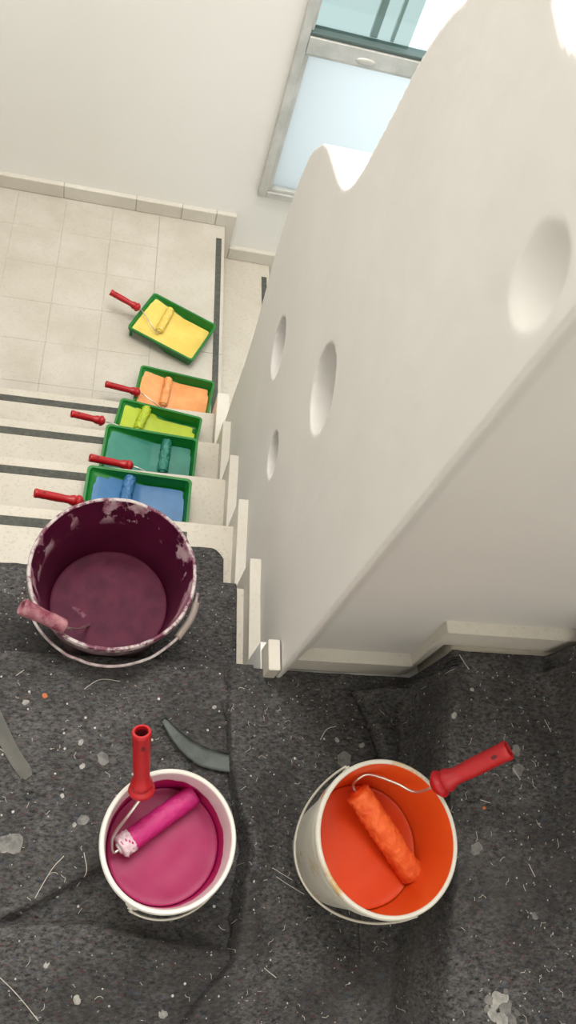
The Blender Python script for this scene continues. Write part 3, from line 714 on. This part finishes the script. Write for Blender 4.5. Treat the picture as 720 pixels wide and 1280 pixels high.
roller('paint_roller', 'roller with pink crusted handle hooked over the purple bucket rim', None, at(108, 775, zp-.012), at(78, 752, zp-.014),
       [at(100, 786, zp+.07), at(92, 786, zr-.02)], h0, h1, M_psl, M_handle=M_pcr, M_in=M_pcr2, rad=.017, M_end=M_purp, slot=False, collar=False, hr=.0145, hamp=.05)

# ================================================================= TRAYS
TL, TW, TR, RIM = .312, .238, .015, .062
def floor_z(x):
    return np.interp(x, [0, .035, .165, .185, 1], [.050, .048, .017, .007, .007])
def rrect(d, n=20):
    """rounded rectangle contour inset by d, centred"""
    a, b = TL/2-d, TW/2-d; r = max(TR-d*.5, .004); r = min(r, a*.9, b*.9); P = []
    for (cx, cy, a0) in ((a-r, -(b-r), -PI/2), (a-r, b-r, 0), (-(a-r), b-r, PI/2), (-(a-r), -(b-r), PI)):
        for i in range(7): t = a0+PI/2*i/6; P.append((cx+r*math.cos(t), cy+r*math.sin(t)))
        # straight side follows
        nx = {0: 8, 1: 0, 2: 8, 3: 0}
    out = []; m_ = len(P)
    for i in range(m_):
        p, q = P[i], P[(i+1) % m_]; out.append(p); L = math.dist(p, q)
        k = 26 if (i % 7 == 6 and (i//7) % 2 == 1) else 12 if i % 7 == 6 else 0
        for j in range(1, k): out.append((p[0]+(q[0]-p[0])*j/k, p[1]+(q[1]-p[1])*j/k))
    return out
def tray_mesh():
    bm = bmesh.new(); R = []
    rows = [(0.0, 'o'), (0, 't'), (.007, 't'), (.0085, 'w'), (.0125, 'b'), (.017, 'f'), (.045, 'f'), (.07, 'f'), (.095, 'f'), (.112, 'f')]
    for d, k in rows:
        ring = []
        for x, y in rrect(d):
            f = float(floor_z(x+TL/2)); z = {'o': RIM-.013, 't': RIM, 'w': RIM-.004, 'b': f+.004, 'f': f}[k]; ring.append(bm.verts.new((x, y, z)))
        R.append(ring)
    for A, B in zip(R, R[1:]):
        n = len(A)
        for i in range(n): bm.faces.new((A[i], A[(i+1) % n], B[(i+1) % n], B[i]))
    bm.faces.new(R[-1])
    me = bpy.data.meshes.new('tray_shell'); bmesh.ops.recalc_face_normals(bm, faces=bm.faces[:])
    bm.to_mesh(me); bm.free(); me.polygons.foreach_set('use_smooth', [True]*len(me.polygons)); me.materials.append(M_green); me.set_sharp_from_angle(angle=math.radians(50)); return me
ME_TRAY = tray_mesh()
bm = bmesh.new(); box(bm, -.006, .006, -.004, .004, 0, .05); bmesh.ops.bevel(bm, geom=bm.edges[:], offset=.0015, segments=1, affect='EDGES')
ME_LEG = bpy.data.meshes.new('leg'); bm.to_mesh(ME_LEG); bm.free(); ME_LEG.materials.append(M_green)
def paint_sheet(seed, pool, inset, side):
    bm = bmesh.new(); R = []
    for d in (0, .012, .03, .055, .08, .097):
        ring = []
        for x, y in rrect(.0112+d):
            pass
            q = .5+.5*nz(x, y, seed, 26)
            k = inset(x, y)*.6; dd = (k+.003*q)*{0: 1, .012: .75, .03: .45}.get(d, 0); x *= 1-dd/(TL/2); y *= 1-dd/(TW/2)
            f = float(floor_z(x+TL/2)); z = max(f+.0035+.0008*nz(x, y, seed, 70), pool)
            if d == 0: z = max(z+.0, pool)
            ring.append(bm.verts.new((x, y, z)))
        R.append(ring)
    for A, B in zip(R, R[1:]):
        n = len(A)
        for i in range(n): bm.faces.new((A[i], A[(i+1) % n], B[(i+1) % n], B[i]))
    bm.faces.new(R[-1]); return bm
def tray(colname, label, corner_px, z, rot, paint, var, seed, insets, handle_px, sleeve_px, rlabel):
    """corner_px: far-left corner and far-right corner of the rim"""
    zr_ = z+RIM; p0, p1 = at(*corner_px[0], zr_), at(*corner_px[1], zr_); ang = math.atan2(p1.y-p0.y, p1.x-p0.x) if rot is None else rot
    mid = (p0+p1)/2; c = mid+Vector((math.sin(ang), -math.cos(ang), 0))*(TW/2)
    root = empty('paint_tray', (c.x, c.y, z+.0016), ang); tag(root, label, 'paint tray', 'green paint trays down the flight')
    s_ = link('tray_shell', ME_TRAY.copy(), [], root); mm = s_.modifiers.new('solidify', 'SOLIDIFY'); mm.thickness = .0018; mm.offset = 0
    for sy in (-1, 1):
        l_ = bpy.data.objects.new('leg', ME_LEG); C.objects.link(l_); l_.parent = root; l_.location = (-TL/2+.012, sy*(TW/2-.016), .0)
    mp_ = simple(colname+'_paint', paint, .32, var=var, vs=14, bump=.25, bs=45)
    ms_ = simple(colname+'_sleeve', paint, .3, var=var, vs=60, bump=.9, bs=180)
    obj('paint', paint_sheet(seed, .021, insets, 0), mp_, root, True)
    # roller
    def onfl(px, py):
        zz = z+.03
        for _ in range(4):
            p = at(px, py, zz); loc = Matrix.Rotation(-ang, 3, 'Z') @ (p-c); zz = z+max(float(floor_z(np.clip(loc.x+TL/2, 0, TL))), .016)+.017
        return at(px, py, zz)
    a, b = onfl(*sleeve_px[0]), onfl(*sleeve_px[1])
    if (b-a).length > .135: b = a+(b-a).normalized()*.135
    h0 = at(*handle_px[0], z+RIM+.014); h1 = at(*handle_px[1], z+RIM+.05)
    L = (h1-h0).length
    d = (a-b).normalized(); back = (h0-a); back.z = 0; back.normalize()
    w1 = a+d*.020+back*.010+Vector((0, 0, .006)); w2 = a+d*.020+back*.045+Vector((0, 0, .028)); w3 = h0.lerp(w2, .35)+Vector((0, 0, .004))
    roller('paint_roller', rlabel, 'rollers in the green trays', a, b, [w1, w2, w3], h0, h1, ms_, rad=.0170, M_end=mp_, amp=.3)
    return root
full = lambda x, y: 0.0
tray('yellow', 'green tray of yellow paint set askew on the half landing', ((193, 366), (271, 407)), LZ, None, rgb(236, 208, 106), rgb(228, 196, 92), 1.1, lambda x, y: .004+.008*(y > .08), ((175, 386), (138, 365)), ((199, 414), (216, 382)), 'red handled roller with yellow sleeve lying in the yellow tray')
tray('peach', 'green tray of peach orange paint on the half landing, next to the last step', ((175, 456), (270, 478)), LZ, None, rgb(238, 166, 104), rgb(230, 150, 86), 2.2, lambda x, y: .002+.010*(y > .08), ((175, 491), (132, 480)), ((204, 506), (212, 470)), 'red handled roller with peach sleeve lying in the peach tray')
tray('lime', 'green tray of yellow-green paint on the lowest step', ((150, 497), (255, 523)), -5*r_, math.radians(-8.5), rgb(178, 196, 44), rgb(168, 184, 36), 3.3, lambda x, y: .004+.010*(x < -.1)+.022*(y > .07)*(x > -.02), ((131, 527), (89, 517)), ((172, 537), (184, 510)), 'red handled roller with lime sleeve lying in the yellow-green tray')
tray('teal', 'green tray of teal paint on the step above the yellow-green tray', ((131, 531), (250, 548)), -4*r_, math.radians(-3.5), rgb(46, 128, 110), rgb(38, 116, 100), 4.4, lambda x, y: .004+.008*(y > .08), ((166, 583), (112, 572)), ((203, 590), (209, 549)), 'red handled roller with teal sleeve lying in the teal tray')
tray('blue', 'green tray of blue paint on the step just beyond the purple bucket', ((106, 582), (244, 599)), -3*r_, math.radians(-2.5), rgb(58, 114, 164), rgb(50, 104, 152), 5.5, lambda x, y: .004+.016*(x < -.1)+.010*(y > .08), ((104, 628), (43, 616)), ((154, 640), (163, 596)), 'red handled roller with blue sleeve lying in the blue tray')

# ================================================================= ceiling lamp fitting (out of frame, source of the overhead light)
cl = empty('ceiling_lamp', (.2, 1.95, 4.12)); tag(cl, 'flat white ceiling lamp above the stairwell', 'lamp')
obj('housing', bx(-.98, .98, -1.08, 1.08, 0.0, .08, .004), M_alu, cl)
